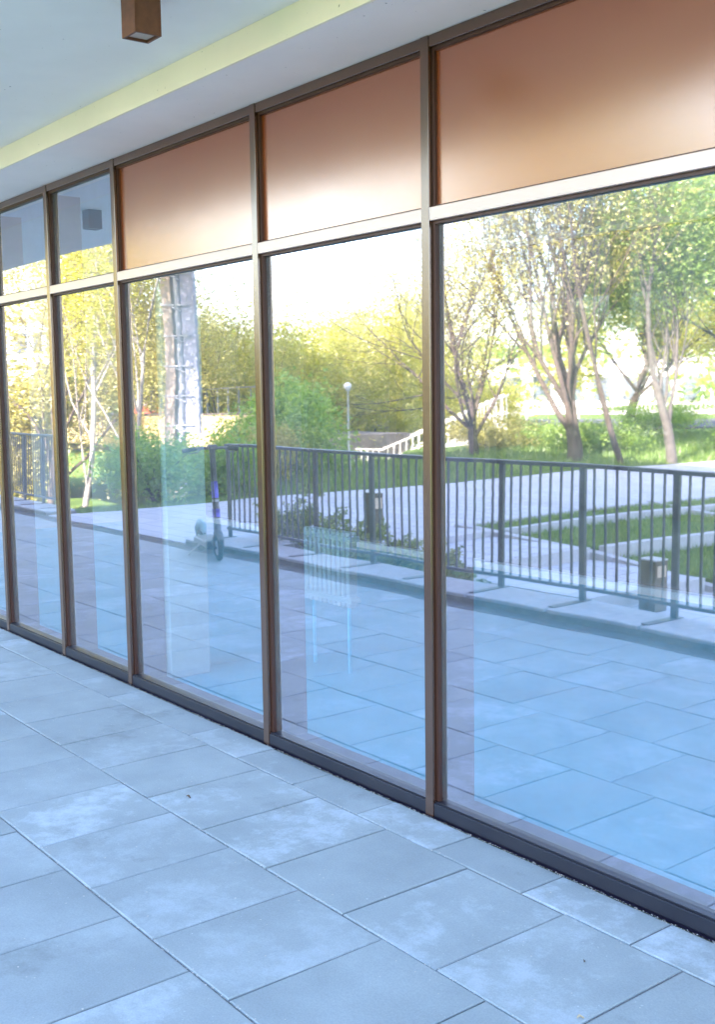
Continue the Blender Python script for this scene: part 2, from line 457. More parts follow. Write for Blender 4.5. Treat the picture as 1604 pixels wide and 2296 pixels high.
MT['asphalt'] = simple('asphalt', (.06, .06, .065), .9, 0, .2, 8)
MT['room_floor'] = simple('blue_green_vinyl_floor', (.02, .44, .64), .4, 0, .08, 3)
MT['room_wall'] = simple('pale_interior_plaster', (.62, .62, .70), .9, 0, .05, 2)
MT['reveal'] = simple('lilac_grey_reveal_lining', (.045, .035, .085), .7, 0, .1, 6)
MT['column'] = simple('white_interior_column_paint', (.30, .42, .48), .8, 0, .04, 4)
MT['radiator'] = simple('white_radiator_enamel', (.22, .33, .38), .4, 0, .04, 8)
MT['rubber'] = simple('black_rubber', (.03, .03, .03), .8, 0, .3, 50)
MT['sc_grey'] = simple('scooter_grey_paint', (.14, .13, .14), .45, .3, .15, 30)
MT['sc_blue'] = simple('scooter_violet_band', (.13, .10, .55), .4, 0, .08, 20)
MT['sc_fender'] = simple('scooter_teal_plastic', (.16, .30, .34), .4, 0, .08, 20)
MT['sc_pale'] = simple('scooter_pale_metal', (.5, .5, .52), .4, .4, .08, 20)
MT['dry_leaf'] = simple('dry_leaf', (.10, .06, .04), .8, 0, .3, 90)
MT['twig'] = simple('pale_twig', (.45, .36, .24), .8, 0, .3, 90)

# ------------------------------------------------------------------ terrace paving (real slabs with joints)
L, RW, B0 = .4038, .496, .192
vs, fs, tn = [], [], []
def slab(x0, x1, y0, y1):
    g, c, h = .0028, .0035, .0025
    x0 += g; x1 -= g; y0 += g; y1 -= g
    dz = random.uniform(-.0012, .0012)
    tx = random.uniform(-.0012, .0012); ty = random.uniform(-.0012, .0012)
    n = len(vs)
    for (i, z) in ((0, -.03), (0, -h), (c, 0)):
        for (x, y) in ((x0+i, y0+i), (x1-i, y0+i), (x1-i, y1-i), (x0+i, y1-i)):
            zz = z+dz+tx*((x-x0)/(x1-x0)-.5)*2+ty*((y-y0)/(y1-y0)-.5)*2
            vs.append((x+random.uniform(-.0008, .0008), y+random.uniform(-.0008, .0008), zz if z > -.02 else z))
    t = random.random()
    for k in range(2):
        for i in range(4):
            j = (i+1) % 4
            fs.append([n+k*4+i, n+k*4+j, n+k*4+4+j, n+k*4+4+i]); tn.append(t)
    fs.append([n+8, n+9, n+10, n+11]); tn.append(t)
rows = [(-.006, -B0, -4.26)]
y = -B0
offs = [-4.0875, -4.304]
k = 0
while y > -2.6:
    y2 = max(y-RW, -2.615)
    rows.append((y, y2, offs[k % 2])); y = y2; k += 1
for (ya, yb, xo) in rows:
    x = xo-L*28
    while x < 3.2:
        slab(x, x+L, yb, ya); x += L
me = bpy.data.meshes.new('terrace_paving')
me.from_pydata(vs, [], fs)
ca = me.color_attributes.new('tone', 'FLOAT_COLOR', 'CORNER')
buf = np.zeros((len(me.loops), 4), dtype=np.float32); buf[:, 3] = 1
li = 0
for p, t in zip(me.polygons, tn):
    h = (t*7919) % 1; h2 = (t*104729) % 1
    for l in p.loop_indices: buf[l, :3] = (t, h, h2)
ca.data.foreach_set('color', buf.reshape(-1))
me.materials.append(MT['slab']); me.update()
o = bpy.data.objects.new('terrace_paving', me); COL.objects.link(o); tag(o, kind='structure')
tag(MB().box(-16.4, 4.2, -2.62, -.002, -.3, -.0055).build('joint_bed', MT['bed']), kind='structure')
# sand and grit lying in the joints and against the sill
g = []
for i in range(5200):
    x = random.uniform(-7.5, -.2); q = random.random()
    if q < .55: yy = -abs(random.gauss(0, .006))-.006
    else: yy = random.choice([-B0, -B0-RW, -B0-2*RW])+random.gauss(0, .004)
    s = random.uniform(.0008, .0028)
    a = random.uniform(0, 6.28)
    P = [(x+s*math.cos(a+t), yy+s*math.sin(a+t), .0008+random.uniform(0, s)) for t in (0, 1.6, 3.1, 4.7)]
    g.append(P)
for i in range(700):
    x = random.uniform(-6.5, -.3); yy = random.uniform(-2.4, -.05); s = random.uniform(.0012, .0035); a = random.uniform(0, 6.28)
    g.append([(x+s*math.cos(a+t), yy+s*math.sin(a+t), .002+random.uniform(0, s*.6)) for t in (0, 1.6, 3.1, 4.7)])
tag(quadmesh('joint_grit', np.array(g), MT['sand']), 'pale sand and grit lying in the paving joints', 'grit', kind='stuff')

# ------------------------------------------------------------------ the building
bd = empty('glazed_building', (-4, 0, 0))
tag(bd, 'building with a long reflective glass wall in dark brown frames under a white soffit', 'building')
def bp(mb, name, m, **k):
    o = mb.build(name, MT[m], None, **k)
    o.parent = bd; o.matrix_parent_inverse = Matrix.Translation((4, 0, 0))
    return o
ZT, ZC = 2.65, 2.75
mx_ = [-12.1, -11.2, -10.35, -9.5, -8.66, -7.80, -6.943, -6.061, -5.214, -3.925, -2.872, -1.50, -.2, 1.1, 2.4]
GY = .035
FW = .020
for i, x in enumerate(mx_):
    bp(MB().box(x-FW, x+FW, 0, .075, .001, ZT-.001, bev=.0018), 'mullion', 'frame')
bp(MB().box(-12.08, 2.38, .21, 3.98, -.05, .0), 'room_floor', 'room_floor')
bp(MB().box(-12.1, -11.9, 4.0, 4.2, -.05, 2.8).box(-11.9, 2.4, 4.0, 4.2, -.05, .05).box(-11.9, 2.4, 4.0, 4.2, 2.62, 2.8), 'back_wall', 'room_wall')
for k in range(11):  # unseen back windows and posts, added to light the room floor
    xa = -11.9+k*1.3
    bp(MB().box(xa+.06, xa+1.3, 4.08, 4.09, .0505, 2.6195), 'added_back_window', 'tinted')
    bp(MB().box(xa, xa+.059, 4.0, 4.15, .0505, 2.6195), 'added_back_window_post', 'frame_dark')
bp(MB().box(-12.3, -12.12, .08, 4.2, -.05, 2.8), 'side_wall', 'room_wall')
bp(MB().box(2.42, 2.6, .08, 4.2, -.05, 2.8), 'side_wall', 'room_wall')
bp(MB().box(-12.1, 2.4, .21, 3.99, 2.66, 2.8), 'room_ceiling', 'room_wall')
bp(MB().box(-12.1, 2.4, .076, .205, -.05, .012), 'inner_ledge', 'reveal')
for i in range(len(mx_)-1):
    a, b = mx_[i]+FW, mx_[i+1]-FW
    solid = i in (8, 9, 10, 11)
    bp(MB().box(a, b, .004, .075, .004, .050, bev=.0015).box(a, b, .012, .070, .0505, .056), 'bottom_rail', 'frame_dark')
    bp(MB().box(a, b, .002, .060, 2.056, 2.100, bev=.0015), 'transom', 'transom')
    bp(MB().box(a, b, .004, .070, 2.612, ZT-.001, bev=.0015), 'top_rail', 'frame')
    bd_ = MB()
    for (z0, z1) in ((.0565, 2.0555), (2.1005, 2.6115)):
        bd_.box(a+.0005, a+.012, .018, GY-.001, z0, z1).box(b-.012, b-.0005, .018, GY-.001, z0, z1)
        bd_.box(a+.0125, b-.0125, .018, GY-.001, z1-.010, z1)
        if z0 > 1: bd_.box(a+.0125, b-.0125, .018, GY-.001, z0, z0+.006)
    bp(bd_, 'glazing_bead', 'bead')
    bp(MB().box(a+.001, b-.001, GY, GY+.006, .0565, 2.0555), 'glass_pane', 'glass')
    if solid:
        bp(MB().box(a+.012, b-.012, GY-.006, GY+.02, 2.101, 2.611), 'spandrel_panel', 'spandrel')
    else:
        bp(MB().box(a+.001, b-.001, GY, GY+.006, 2.1005, 2.6115), 'glass_pane', 'glass')
    # inner lining boards beside each mullion
for x in mx_:
    bp(MB().box(x-.018, x+.018, .076, .205, .013, 2.6, bev=.002), 'inner_lining', 'reveal')
bp(MB().box(-16.4, 4.2, -.34, .2, ZT, ZC+.05), 'lower_soffit', 'soffit_low')
bp(MB().box(-16.4, 4.2, -.352, -.341, ZT+.0, ZC+.04), 'soffit_step', 'soffit_edge')
bp(MB().box(-16.4, 4.2, -1.63, -.353, ZC, ZC+.3), 'upper_soffit', 'soffit')
bp(MB().box(-16.4, 14, -1.66, 4.25, ZC+.302, 8.8), 'upper_wall', 'soffit_low')  # unseen storeys, height and right wing set by the shadow they cast
bp(MB().box(-16.4, -12.32, .0, 4.2, -.3, ZT-.002), 'end_wall', 'soffit_low')
bp(MB().box(2.62, 14, .0, 4.2, -.3, ZT-.002), 'end_wall', 'soffit_low')  # unseen wing, extended right to keep the terraces in shadow
bp(MB().box(-5.50, -5.16, .215, .45, .001, 2.655, bev=.004), 'interior_column', 'column')
bp(MB().box(-1.35, -1.0, .5, .85, .001, 2.655, bev=.004), 'interior_column', 'column')
# radiator indoors
rd = empty('radiator', (-4.8, 1.0, 0)); tag(rd, 'white ribbed radiator standing indoors behind the fourth glass pane', 'radiator')
def rp(mb, n, m):
    o = mb.build(n, MT[m]); o.parent = rd; return o
q = MB()
for i in range(10): q.box(-.21+i*.042, -.21+i*.042+.03, -.03, .03, .36, .76, bev=.006)
rp(q, 'panel_ribs', 'radiator')
for zz in (.385, .71): rp(MB().box(-.22, .22, -.034, .034, zz, zz+.03, bev=.004), 'cross_rail', 'radiator')
for s in (-.16, .16): rp(MB().box(s-.006, s+.006, -.008, .008, .001, .359), 'foot', 'room_floor')

# soffit cube lamps
def cube_lamp(x, y, lab):
    t = empty('soffit_lamp', (x, y, ZC-.001)); tag(t, lab, 'lamp', 'cube lamps under the soffit')
    s = .046
    h = MB()
    h.box(-s, s, -s, -s+.008, -.125, 0).box(-s, s, s-.008, s, -.125, 0).box(-s, -s+.008, -s+.0085, s-.0085, -.125, 0).box(s-.008, s, -s+.0085, s-.0085, -.125, 0)
    h.box(-s+.0085, s-.0085, -s+.0085, s-.0085, -.02, -.001)
    o = h.build('housing', MT['brown']); o.parent = t
    o = MB().box(-s+.009, s-.009, -s+.009, s-.009, -.117, -.111).build('lens', MT['lens']); o.parent = t
    o = MB().box(-.02, .02, -.02, .02, -.1105, -.0205).build('bulb_holder', MT['lens']); o.parent = t
    return t
cube_lamp(-3.335, -.785, 'brown cube lamp on the soffit, the one seen directly near the top edge')
cube_lamp(-7.30, -.785, 'brown cube lamp on the soffit, seen mirrored in the small upper pane')

# ------------------------------------------------------------------ terrace edge: grating, kerb, railings
gr = empty('drain_grating', (-7, -2.69, 0)); tag(gr, 'long galvanised drain grating in front of the kerb', 'grating')
f = MB().box(-9.4, 9.0, -.068, -.062, -.02, .002).box(-9.4, 9.0, .062, .068, -.02, .002)
o = f.build('grating_frame', MT['grate']); o.parent = gr
f = MB(); x = -9.4
while x < 9: 
    f.box(x, x+.007, -.0615, .0615, -.018, .001); x += .021
f.box(-9.4, 9.0, -.0215, -.0185, -.016, -.003).box(-9.4, 9.0, .0185, .0215, -.016, -.003)
o = f.build('grating_bars', MT['grate']); o.parent = gr
tag(MB().box(-16.4, 2.2, -2.765, -2.615, -.3, -.03).build('drain_channel', MT['bed']), kind='structure')
def kerbrun(x0, x1, posts, nm):
    t = empty(nm, (x0, -2.78, 0)); 
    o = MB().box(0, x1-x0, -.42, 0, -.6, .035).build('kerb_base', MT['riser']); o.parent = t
    q = MB(); xs = [x0]+posts+[x1]
    for a, b in zip(xs[:-1], xs[1:]):
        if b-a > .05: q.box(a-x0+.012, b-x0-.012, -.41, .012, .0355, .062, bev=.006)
    o = q.build('kerb_cover_slabs', MT['kerb']); o.parent = t
    return t
YR = -3.13
def railing(x0, n, dx, lab, x_end=None):
    t = empty('railing', (x0, YR, .062)); tag(t, lab, 'railing')
    xs = [i*dx for i in range(n)]
    H = .925
    o = MB().box(-.03, xs[-1]+.03, -.028, .028, H-.028, H, bev=.004).build('handrail', MT['rail']); o.parent = t
    o = MB().box(-.05, xs[-1]+.02, -.016, .016, .075, .098, bev=.003).build('bottom_rail', MT['rail']); o.parent = t
    p0 = MB().box(-.024, .024, -.014, .014, .006, H-.0285, bev=.003)
    p0.box(-.03, .03, -.06, .30, 0, .0055)
    bl = MB().box(-.0065, .0065, -.0065, .0065, .0985, H-.0285)
    po = p0.build('post', MT['rail'], t); bo = bl.build('baluster', MT['rail'], t)
    for i, x in enumerate(xs):
        if i == 0: po.location = (x, 0, 0)
        else:
            c = po.copy(); COL.objects.link(c); c.parent = t; c.location = (x, 0, 0)
    first = True
    for i in range(n-1):
        for k in range(1, 8):
            x = xs[i]+dx*k/8
            if first: bo.location = (x, 0, 0); first = False
            else:
                c = bo.copy(); COL.objects.link(c); c.parent = t; c.location = (x, 0, 0)
    return t
DX = .757
n = 14
px0 = -4.19-DX*7
posts = [px0+i*DX for i in range(n)]
k1 = kerbrun(-9.75, 1.2, posts, 'kerb'); tag(k1, kind='structure')
railing(px0, n, DX, 'long dark grey metal railing on the kerb at the terrace edge, reflected in the glass')
lp = [-16.1+i*.62 for i in range(5)]
k2 = kerbrun(-16.4, -13.3, lp, 'kerb'); tag(k2, kind='structure')
railing(lp[0], 5, .62, 'short dark grey metal railing beyond the opening, far left in the reflection')

# ------------------------------------------------------------------ ground beyond the terrace
def terr(x, y):
    """ground height; y is negative away from the building"""
    z = -.03
    yv = -y
    if x < -13.4 or yv > 45:
        # valley to the left of the grass mound
        b = (-x-13.4)*1.25+6.2-yv          # >0 : valley side
        t = min(max((b-.4)/6.0, 0), 1)
        z = -.03-2.3*t*t*(3-2*t)*min(max((-x-14.4)/3, 0), 1)
        if b < 0: z += .22*min(-b/6, 1)*min(max((-x-14)/5, 0), 1)
    if x > -9.05 and y > -48: z = -1.6
    elif x > -13.4 and y > -48: z = -.06
    return z
xs = list(np.arange(-15, -13.39, .4))+[-13.4, -13.25, -9.1, -9.0, -4, 0, 10, 30, 80, 250, 900]
xs = [-900, -400, -200, -120, -80, -60, -50, -44]+list(np.arange(-40, -15, 1.0))+xs
ys = [-900, -400, -200, -120, -80, -60, -52, -48.2, -47.8]+list(np.arange(-45, -2.7, 1.0))+[-3.25, -2.9, 8, 60, 300, 900]
V_ = [(x, y, terr(x, y)+(random.uniform(-.04, .04) if x < -14.5 and y < -4 else 0) if y < -2.95 else (-.31 if x > -16.3 or y > -2.8 else -.05)) for y in ys for x in xs]
nx = len(xs)
F_ = [[j*nx+i, j*nx+i+1, (j+1)*nx+i+1, (j+1)*nx+i] for j in range(len(ys)-1) for i in range(nx-1)]
me = bpy.data.meshes.new('ground'); me.from_pydata(V_, [], F_); me.materials.append(MT['lawn']); me.update()
for p in me.polygons: p.use_smooth = True
o = bpy.data.objects.new('ground', me); COL.objects.link(o); tag(o, kind='structure')
tag(MB().box(-13.25, -9.0, -47.5, -3.2, -.3, 0.0).build('path', MT['path']), kind='structure')
tag(MB().box(-13.25, -9.80, -3.195, -2.79, -.3, .012).build('path_apron', MT['path']), kind='structure')
# stepped lawn terraces and broad steps, falling to the right
ed = [-9.0, -8.40, -7.08, -5.75, -4.4, -3.1, -1.8, .5]
zl = [0, -.06, -.17, -.29, -.41, -.53, -.65]
for i in range(7):
    a, b = ed[i], ed[i+1]
    z = zl[i]
    zu = z if i == 0 else zl[i-1]
    z1 = zl[i]-.05 if i == 0 else zl[i]
    tag(MB().box(a+.095, b, -47, -5.82, -1.4, zl[i]-.02).build('lawn_terrace', MT['lawn']), kind='structure')
    tag(MB().box(a, a+.09, -47, -5.82, -1.4, zu+.012, bev=.006).build('lawn_kerb', MT['kerb_white']), kind='structure')
    if i > 0:
        tag(MB().box(ed[i-1]+(.002 if i > 1 else .002), ed[i]+.0, -5.70, -4.15, -1.4, zl[i-1]-.0).build('stair_tread', MT['path']), kind='structure')
        tag(MB().box(ed[i]-.06, ed[i]+.0005, -5.70, -4.15, -.9, zl[i-1]+.004).build('stair_nosing', MT['kerb_white']), kind='structure')
    tag(MB().box(a+.002, b, -4.14, -3.205, -1.4, zl[i]-.05).build('planting_bed', MT['lawn']), kind='structure')
for (yy, w) in ((-5.76, .055), (-9.1, .05)):
    q = MB(); n0 = 0
    pts = [(-9.0, .03), (-7.08, -.10), (-4.4, -.36), (-1.8, -.62), (.5, -.80)]
    for (xa, za), (xb, zb) in zip(pts[:-1], pts[1:]):
        n0 = len(q.v)
        q.v += [(xa, yy-w, -1.4), (xb, yy-w, -1.4), (xb, yy+w, -1.4), (xa, yy+w, -1.4), (xa, yy-w, za), (xb, yy-w, zb), (xb, yy+w, zb), (xa, yy+w, za)]
        q.f += [[n0+4, n0+5, n0+6, n0+7], [n0, n0+1, n0+5, n0+4], [n0+2, n0+3, n0+7, n0+6], [n0+1, n0+2, n0+6, n0+5], [n0+3, n0, n0+4, n0+7]]
    tag(q.build('sloping_kerb', MT['kerb_white']), kind='structure')

# grass blades (stuff)
def blades(n, fx, fy, zf, h=(.03, .08), w=.006):
    x = RNG.uniform(*fx, n); y = RNG.uniform(*fy, n)
    z = np.array([zf(a, b) for a, b in zip(x, y)])
    a = RNG.uniform(0, 6.28, n); hh = RNG.uniform(*h, n); lean = RNG.normal(0, .35, (n, 2))*hh[:, None]
    P = np.zeros((n, 3, 3))
    P[:, 0] = np.stack([x-np.cos(a)*w, y-np.sin(a)*w, z], 1); P[:, 1] = np.stack([x+np.cos(a)*w, y+np.sin(a)*w, z], 1)
    P[:, 2] = np.stack([x+lean[:, 0], y+lean[:, 1], z+hh], 1)
    return P
def zter(x, y):
    for i in range(7):
        if ed[i] <= x < ed[i+1]: return zl[i]-.02
    return -.6
P = np.concatenate([blades(42000, (-8.9, -3.2), (-14, -5.85), zter), blades(26000, (-19, -13.35), (-26, -6), terr, (.05, .16), .012), blades(5000, (-13.6, -13.27), (-22, -3), lambda x, y: -.04, (.03, .09), .008)])
tag(quadmesh('grass', P, MT['blade'], nper=3), 'green grass growing on the lawn terraces and mound', 'grass', kind='stuff')

# ------------------------------------------------------------------ bollard lights
def bollard(x, y, z, h, w, lab):
    t = empty('bollard_light', (x, y, z)); tag(t, lab, 'bollard', 'dark box bollard lights')
    o = MB().box(-w/2, w/2, -w/2, w/2, .0, h-.012, bev=.004).build('housing', MT['bollard']); o.parent = t
    o = MB().box(-w/2-.004, w/2+.004, -w/2-.004, w/2+.004, h-.0118, h, bev=.003).build('cap', MT['sc_pale']); o.parent = t
    o = MB().box(w/2+.0005, w/2+.004, -w*.35, w*.35, h*.66, h*.88).build('lens', MT['lens']); o.parent = t
bollard(-5.52, -4.65, -.289, .42, .165, 'dark brown box bollard light on the steps by the sloping lawn kerb')
bollard(-8.69, -4.32, .001, .49, .125, 'dark brown box bollard light on the upper path behind the railing')

# ------------------------------------------------------------------ scooter
sc = empty('kick_scooter', (-8.60, -2.46, 0), math.radians(17)); tag(sc, 'dark electric kick scooter with violet bands on its stem, parked on the terrace', 'scooter')
def sp(mb, n, m, par=None, **k):
    o = mb.build(n, MT[m], **k); o.parent = par or sc; return o
w1 = sp(MB().torus((0, 0, .115), .09, .026), 'wheel', 'rubber', smooth=True)
sp(MB().tube([(0, -.02, .115), (0, .02, .115)], .066, 14), 'rim', 'sc_pale', w1)
w2 = sp(MB().torus((-.71, 0, .105), .08, .026), 'wheel', 'rubber', smooth=True)
sp(MB().tube([(-.71, -.02, .105), (-.71, .02, .105)], .058, 14), 'rim', 'sc_pale', w2)
sp(MB().tube([(0, .042, .115), (-.005, .044, .20), (-.02, .0, .27)], .013, 8).tube([(0, -.042, .115), (-.005, -.044, .20), (-.02, .0, .27)], .013, 8).tube([(0, -.05, .115), (0, .05, .115)], .012, 8), 'fork', 'sc_grey', smooth=True)
sp(MB().tube([(.10, 0, .19), (.06, 0, .235), (0, 0, .255), (-.07, 0, .245)], [.02, .034, .036, .03], 8), 'front_fender', 'sc_grey', smooth=True)
top = Vector((-.13, 0, 1.0)); bot = Vector((-.02, 0, .26))
def sp_(t): return tuple(bot.lerp(top, t))
st = sp(MB().tube([sp_(0), sp_(.35), sp_(1)], [.036, .030, .027], 12), 'stem', 'sc_grey', smooth=True)
sp(MB().tube([sp_(.40), sp_(.60)], [.0315, .0305], 12), 'violet_sleeve', 'sc_blue', st, smooth=True)
sp(MB().tube([sp_(.355), sp_(.385)], [.0325, .032], 12).tube([sp_(.14), sp_(.155)], [.0370, .0368], 12), 'clamp_ring', 'sc_pale', st, smooth=True)
sp(MB().tube([sp_(.17), sp_(.27)], [.0362, .0345], 12), 'violet_band', 'sc_blue', st, smooth=True)
hb = sp(MB().tube([(-.15, -.25, .975), (-.13, -.12, 1.0), (-.13, .12, 1.0), (-.15, .25, .985)], .013, 8), 'handlebar', 'sc_grey', smooth=True)
for s in (-1, 1):
    sp(MB().tube([(-.137, s*.14, .996), (-.15, s*.255, .975)], .019, 10), 'grip', 'rubber', hb, smooth=True)
    sp(MB().tube([(-.11, s*.115, .99), (-.09, s*.15, .965), (-.10, s*.21, .955)], .006, 6), 'brake_lever', 'sc_grey', hb)
sp(MB().box(-.16, -.09, -.045, .045, .985, 1.03, bev=.008), 'display', 'sc_grey', hb)
sp(MB().tube([(-.09, .03, 1.0), (-.02, .035, .85), (.01, .03, .6), (-.0, .02, .33)], .005, 6), 'cable', 'rubber', st)
sp(MB().box(-.61, -.14, -.085, .085, .10, .165, bev=.012), 'deck', 'sc_grey')
sp(MB().tube([(-.14, 0, .14), (-.06, 0, .20), (-.02, 0, .27)], [.04, .036, .034], 10), 'neck', 'sc_grey', smooth=True)
sp(MB().tube([(-.54, 0, .18), (-.61, 0, .245), (-.71, 0, .27), (-.80, 0, .22), (-.835, 0, .15)], [.015, .036, .04, .034, .015], 8), 'rear_fender', 'sc_fender', smooth=True)
sp(MB().tube([(-.40, .08, .11), (-.47, .16, .008)], .008, 6), 'kickstand', 'sc_pale')

# ------------------------------------------------------------------ trees
def grow(mb, p, d, ln, r, depth, maxd, twigs, spread, up, nch, seg, k1=1):
    pts = [p.copy()]; rad = [r]
    ns = 4 if depth < 3 else 3
    q = p.copy(); dd = d.copy()
    for i in range(ns):
        dd = (dd+Vector((random.gauss(0, .10), random.gauss(0, .10), random.gauss(0, .06)+up*.10))).normalized()
        q = q+dd*(ln/ns); pts.append(q.copy()); rad.append(r*(1-.42*(i+1)/ns))
    mb.tube(pts, rad, seg if depth < 2 else (5 if depth < 3 else 3), cap=False)
    if depth >= maxd-1:
        for a in pts[1:]: twigs.append(a)
    if depth >= maxd: return
    n = nch if isinstance(nch, int) else nch[min(depth, len(nch)-1)]
    for k in range(n):
        t = random.uniform(.35, 1.0) if k else 1.0
        i = min(int(t*ns), ns-1); fr = t*ns-i
        pp = pts[i].lerp(pts[i+1], fr)
        ax = Vector((random.gauss(0, 1), random.gauss(0, 1), random.gauss(0, .4))).normalized()
        nd = (dd+ax*spread*(1 if k else .45)).normalized()
        grow(mb, pp, nd, ln*random.uniform(.62, .82)*(k1 if depth == 0 else 1), max(rad[i]*((.42 if depth == 0 else .55) if k else .75), .004), depth+1, maxd, twigs, spread, up, nch, seg)
def leaves(tw, per, sig, size, droop=0):
    T = np.array([tuple(t) for t in tw]); 
    C = np.repeat(T, per, 0); n = len(C)
    C = C+RNG.normal(0, 1, (n, 3))*np.array(sig)
    C[:, 2] -= np.abs(RNG.normal(0, 1, n))*droop
    a = RNG.normal(0, 1, (n, 3)); a /= np.linalg.norm(a, axis=1)[:, None]
    b = RNG.normal(0, 1, (n, 3)); b -= a*(a*b).sum(1)[:, None]; b /= np.linalg.norm(b, axis=1)[:, None]
    s = size*RNG.uniform(.6, 1.3, n)[:, None]
    return np.stack([C-a*s, C+b*s*.45, C+a*s, C-b*s*.45], 1)
def tree(x, y, z, h, r, lab, leaf, bark='bark', name='tree', maxd=4, spread=.75, up=.6, nch=(4, 3, 3, 3), per=10, sig=(.18, .18, .14), size=.05, lean=(0, 0), trunk=.28, droop=0, seed=1, grp=None, k1=1):
    random.seed(seed)
    t = empty(name, (x, y, z)); tag(t, lab, name.replace('_', ' '), grp)
    mb = MB(); tw = []
    h *= {'trees on the grass mound': 1.25, 'trees in the sunken valley': 1.75}.get(grp, 1.35)
    per = int(per*{'trees on the grass mound': 2.6, 'trees in the sunken valley': 4}.get(grp, 3.2))
    grow(mb, Vector((0, 0, -.1)), Vector((lean[0], lean[1], 1)).normalized(), h*trunk, r, 0, maxd, tw, spread, up, nch, 10, k1)
    o = mb.build('trunk', MT[bark], t, smooth=True)
    P = leaves(tw, per, sig, size, droop)
    quadmesh('crown', P, MT[leaf], t)
    return t, len(P)
def bush(x, y, z, w, h, lab, leaf, n=3500, size=.045, name='shrub', seed=1, grp=None):
    random.seed(seed)
    t = empty(name, (x, y, z)); tag(t, lab, 'shrub', grp)
    mb = MB(); tw = []
    for k in range(12):
        a = random.uniform(0, 6.28); e = Vector((math.cos(a)*w*.4, math.sin(a)*w*.4, h*random.uniform(.6, .95)))
        mid = e*.5+Vector((0, 0, h*.12))
        mb.tube([(0, 0, -.05), tuple(mid), tuple(e)], [.018, .01, .004], 5)
        for q in range(5):
            f = random.uniform(.3, 1); tw.append(e*f+Vector((random.gauss(0, w*.13), random.gauss(0, w*.13), random.gauss(0, h*.08))))
    mb.build('stems', MT['bark'], t)
    quadmesh('foliage', leaves(tw, n//len(tw), (w*.10, w*.10, h*.10), size), MT[leaf], t)
    return t
# the big trees on the mound seen in the right-hand pane
TR = 'trees on the grass mound'
tree(-14.75, -14.2, -.03, 10.5, .17, 'large tree with a stout trunk dividing into many upright limbs, centre of the right pane', 'leaf_olive', maxd=5, spread=.50, up=1.0, nch=(9, 4, 4, 3, 2), per=4, sig=(.42, .42, .36), size=.032, trunk=.13, k1=1.9, seed=5, grp=TR)
tree(-14.05, -14.8, -.03, 6.5, .07, 'slim leaning tree with a bare dark trunk, beside the stout one', 'leaf_olive', maxd=4, spread=.6, up=.5, nch=(3, 3, 3, 2), per=7, size=.042, lean=(-.22, .1), trunk=.42, seed=8, grp=TR)
tree(-12.2-1.25, -15.6, -.03, 10, .12, 'dense green tree nearest the right edge of the right pane', 'leaf_g', bark='bark_grey', maxd=5, spread=.5, up=.8, nch=(5, 4, 4, 3, 2), per=5, sig=(.34, .34, .3), size=.036, trunk=.14, k1=1.6, seed=12, grp=TR)
tree(-13.8, -18.6, .0, 10, .14, 'tall bushy green tree standing behind the rightmost one', 'leaf_g', bark='bark_grey', maxd=4, spread=.8, up=.4, nch=(6, 4, 4, 3), per=14, sig=(.34, .34, .3), size=.05, trunk=.2, seed=15, grp=TR)
tree(-17.6, -14.2, -.03, 11, .12, 'wispy wide spreading tree at the left side of the right pane', 'leaf_olive', maxd=4, spread=.9, up=.55, nch=(9, 5, 4, 3), per=5, sig=(.36, .36, .32), size=.034, trunk=.09, k1=2.3, seed=21, grp=TR)
tree(-20.2, -22.5, .0, 9, .16, 'yellow green tree further back behind the stout trunk', 'leaf_y', maxd=4, spread=.9, up=.4, nch=(6, 4, 4, 3), per=9, sig=(.3, .3, .25), size=.07, trunk=.22, seed=24, grp=TR)
# valley trees seen in the middle pane
VT = 'trees in the sunken valley'
vt = [(-21.5, -12.6, 5.6, 'leaf_y', 31, 'broad yellow green tree at the left of the middle pane'),
      (-22.5, -15.6, 5.7, 'leaf_y', 32, 'broad yellow green tree in the middle pane behind the globe lamp'),
      (-21.8, -18.0, 5.9, 'leaf_y', 33, 'yellow green tree with a leaning trunk at the right of the middle pane'),
      (-27.5, -15.0, 6.3, 'leaf_olive', 34, 'olive tree filling the gap far back in the middle pane'),
      (-26.5, -20.5, 6.6, 'leaf_y', 35, 'yellow green tree standing above the pale stairway')]
for (x, y, h, lf, sd_, lb) in vt:
    tree(x*1.3, (y+2.52)*1.3-2.52, -2.3, h*1.18, .14, lb, lf, maxd=4, spread=.95, up=.25, nch=(6, 4, 4, 3), per=13, sig=(.3, .3, .26), size=.05, trunk=.22, lean=(random.uniform(-.2, .2), .1), seed=sd_, grp=VT)
# trees of the left panes
LT = 'trees beyond the path to the left'
tree(-22.4, -7.4, -2.3, 10.5, .07, 'slender birch with a white trunk, left one of the pair', 'leaf_y', bark='birch', name='birch_tree', maxd=4, spread=.55, up=.6, nch=(7, 4, 3, 2), per=19, sig=(.26, .26, .34), size=.038, trunk=.36, droop=.25, seed=41, grp=LT)
tree(-20.6, -7.6, -2.3, 9.6, .06, 'slender birch with a white trunk, right one of the pair', 'leaf_olive', bark='birch', name='birch_tree', maxd=4, spread=.6, up=.6, nch=(7, 4, 3, 2), per=19, sig=(.26, .26, .34), size=.038, trunk=.36, droop=.25, seed=42, grp=LT)
tree(-27.5, -8.6, -2.3, 9.5, .13, 'tall olive tree just left of the sign mast', 'leaf_olive', maxd=4, spread=.7, up=.5, nch=(7, 4, 3, 3), per=14, sig=(.34, .34, .3), size=.048, trunk=.3, seed=43, grp=LT)
tree(-27.0, -13.6, -2.3, 8.6, .12, 'drooping olive tree just right of the sign mast', 'leaf_olive', maxd=4, spread=.8, up=.2, nch=(6, 4, 3, 2), per=16, sig=(.3, .3, .42), size=.044, trunk=.34, droop=.5, seed=44, grp=LT)
